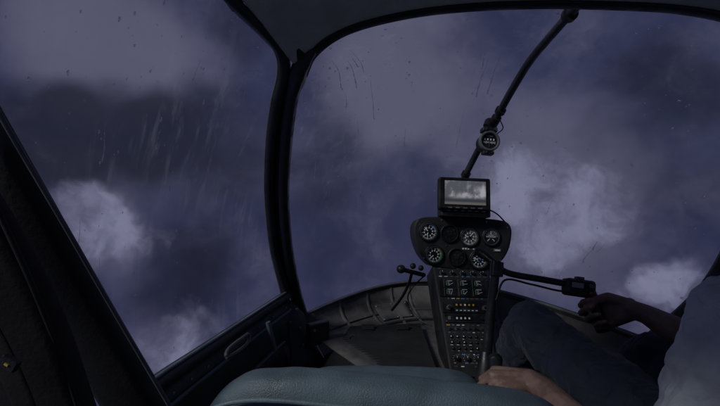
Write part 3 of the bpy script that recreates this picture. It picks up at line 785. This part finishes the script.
caps(bm, (.735, .49, -.06), (.735, .50, -.035), .065, .058)
fleshy('shirt', bm, M_shirt, pl, .007, 5, .026, .045)
ax = (gtop-gbot).normalized()
dR = V((-.50, .80, .12)); dR = (dR-ax*dR.dot(ax)).normalized(); nR = dR.cross(ax).normalized()
H0 = gtop.lerp(gbot, .55)
wR = H0+nR*.031-dR*.083
bm = bmesh.new(); nails = []
cg = [(.85, 1.35, .8), (.95, 1.35, .8), (1.0, 1.35, .8), (1.05, 1.3, .8)]
hand_bm(bm, wR, dR, nR, True, cg, 1.0, (.7, .8), nails)
fd = (RE-wR).normalized()
chain(bm, [wR+dR*.01, wR+fd*.03, wR.lerp(RE, .45), wR.lerp(RE, .8), RE, RE.lerp(RS, .35)], [.024, .025, .034, .042, .042, .043])
fleshy('arm_right', bm, M_skin, pl, .0026, 3); mk_nails(nails, 'nails_right', pl)
kL = P(499, 389, .92)
axL = V((.22, .90, .30)).normalized()
dL = V((-.93, .30, -.05)); dL = (dL-axL*dL.dot(axL)).normalized(); nL = axL.cross(dL).normalized()
if nL.z < 0: nL = -nL
wL = kL+nL*.028-dL*.080
bm = bmesh.new(); nails = []
cgl = [(.75, 1.2, .7), (.85, 1.25, .7), (.92, 1.25, .7), (1.0, 1.2, .7)]
hand_bm(bm, wL, dL, nL, False, cgl, .98, (.3, .3), nails, spread=.09)
chain(bm, [wL+dL*.01, wL.lerp(LE, .12), wL.lerp(LE, .5), wL.lerp(LE, .85), LE, LE.lerp(LS, .2)], [.024, .026, .035, .043, .043, .044])
fleshy('arm_left', bm, M_skin, pl, .0026, 3); mk_nails(nails, 'nails_left', pl)
hc = V((.745, .56, .085))
bm = bmesh.new()
caps(bm, (.738, .50, -.10), (.742, .53, .0), .058, .054)
ell(bm, hc+V((0, -.01, .02)), (.078, .098, .10)); ell(bm, hc+V((0, .025, -.05)), (.058, .068, .062)); ell(bm, hc+V((0, .05, -.085)), (.026, .026, .02))
caps(bm, hc+V((0, .088, .012)), hc+V((0, .108, -.022)), .009, .013); ell(bm, hc+V((0, .098, -.026)), (.018, .012, .009))
ell(bm, hc+V((0, .084, .03)), (.058, .012, .009)); ell(bm, hc+V((0, .084, -.052)), (.024, .012, .006)); ell(bm, hc+V((0, .083, -.063)), (.022, .012, .007))
for sx in (-1, 1): ell(bm, hc+V((sx*.078, -.005, -.008)), (.010, .018, .030))
fleshy('head', bm, M_skin, pl, .004, 3)
for sx in (-1, 1):
    ball('eye_%s' % ('l' if sx < 0 else 'r'), hc+V((sx*.031, .078, .008)), .0125, M_eye, pl); ball('iris_%s' % ('l' if sx < 0 else 'r'), hc+V((sx*.031, .0885, .008)), .0045, M_hair, pl)
bm = bmesh.new(); ell(bm, hc+V((0, -.022, .038)), (.084, .098, .095)); ell(bm, hc+V((0, -.05, -.01)), (.076, .068, .07)); fleshy('hair', bm, M_hair, pl, .005, 3, .01, .02)
sweep('headset_band', [hc+V((-.092, -.01, .0)), hc+V((-.08, -.01, .09)), hc+V((0, -.01, .14)), hc+V((.08, -.01, .09)), hc+V((.092, -.01, .0))], .004, .012, M_black, pl, up=(0, 1, 0))
for sx in (-1, 1): ball('ear_cup_%s' % ('l' if sx < 0 else 'r'), hc+V((sx*.095, -.008, -.01)), .038, M_grey, pl, (.55, 1, 1.15))
cl = empty('collective_lever')
sweep('lever', [kL-axL*.45, kL-axL*.2, kL, kL+axL*.05, kL+axL*.10], [.012, .013, .016, .0165, .015], [.012, .013, .016, .0165, .015], M_stick, cl)
ball('lever_end', kL+axL*.10, .018, M_black, cl)

# ------------------------------------------------------------------ SEATS
def cushion(name, M, w, d, h, m, parent, e=5, taper=0.0, N=56, R=24, ez=2.8):
    vs, fs = [], []
    for i in range(R+1):
        ph = -math.pi/2+math.pi*i/R; cp_, sp_ = math.cos(ph), math.sin(ph)
        zz = math.copysign(abs(sp_)**(2/ez), sp_); rx = abs(cp_)**(2/(ez*1.9)); ry = abs(cp_)**(2/2.8)
        for j in range(N):
            a = 2*math.pi*j/N; ca, sa = math.cos(a), math.sin(a)
            x = math.copysign(abs(ca)**(2/e), ca)*rx; y = math.copysign(abs(sa)**(2/e), sa)*ry
            tp = 1-taper*(zz+1)/2
            vs.append((x*w/2*tp, y*d/2, zz*h/2))
    for i in range(R):
        for j in range(N): fs.append((i*N+j, i*N+(j+1) % N, (i+1)*N+(j+1) % N, (i+1)*N+j))
    o = mesh_obj(name, vs, fs, m, parent, True, M=M)
    md = o.modifiers.new('sub', 'SUBSURF'); md.levels = 1; md.render_levels = 2
    tx = bpy.data.textures.new(name+'_wr', 'CLOUDS'); tx.noise_scale = .09
    md = o.modifiers.new('d', 'DISPLACE'); md.texture = tx; md.strength = .008; md.texture_coords = 'GLOBAL'
    return o
def seat(cx, backc, R, bw, cw, ctop, cy0, cy1):
    s = empty('helicopter_seat')
    M = frameM(backc, R, (0, -.12, 1))
    cushion('backrest', M, bw, .105, .46, M_leather, s, e=4.5, taper=.02)
    pts = []
    for i in range(33):
        a = math.pi*i/32; x = -math.copysign(abs(math.cos(a))**(2/5.3), math.cos(a))*(bw*.478)
        z = -.03+max(0.0, math.sin(a))**(2/5.3)*.240
        pts.append(M @ V((x, -.043, z)))
    sweep('piping', pts, .0034, .0034, M_leather2, s, per=3, up=(0, 1, 0))
    cushion('seat_cushion', frameM(V((cx, (cy0+cy1)/2, ctop-.055)), (1, 0, -.03), (0, -.03, 1)), cw, cy1-cy0, .12, M_leather, s, e=6)
    mb = MB([M_door]); mb.box(0, 0, -(cy1-cy0)/2+.03, (cy1-cy0)/2-.03, cw*.92, .17, 0, bev=.02)
    mb.build('seat_base', frameM(V((cx, (cy0+cy1)/2, ctop-.19))), s)
    return s
s1 = seat(.085, V((.035, .575, -.468)), V((1, -.11, -.055)), .58, .47, -.450, .66, 1.16)
cushion('centre_cushion', frameM(V((.372, .90, -.514)), (1, 0, -.03)), .09, .46, .12, M_leather, s1, e=5)
seat(.74, V((.76, .35, -.42)), V((1, 0, 0)), .50, .46, -.60, .42, .92)

# ------------------------------------------------------------------ CAMERA
cd = bpy.data.cameras.new('camera'); cd.sensor_width = 36; cd.lens = 20; cd.clip_start = .02; cd.clip_end = 12000
co_ = bpy.data.objects.new('camera', cd); S.collection.objects.link(co_); co_.location = (0, 0, 0); co_.rotation_euler = (math.radians(90), 0, 0)
S.camera = co_
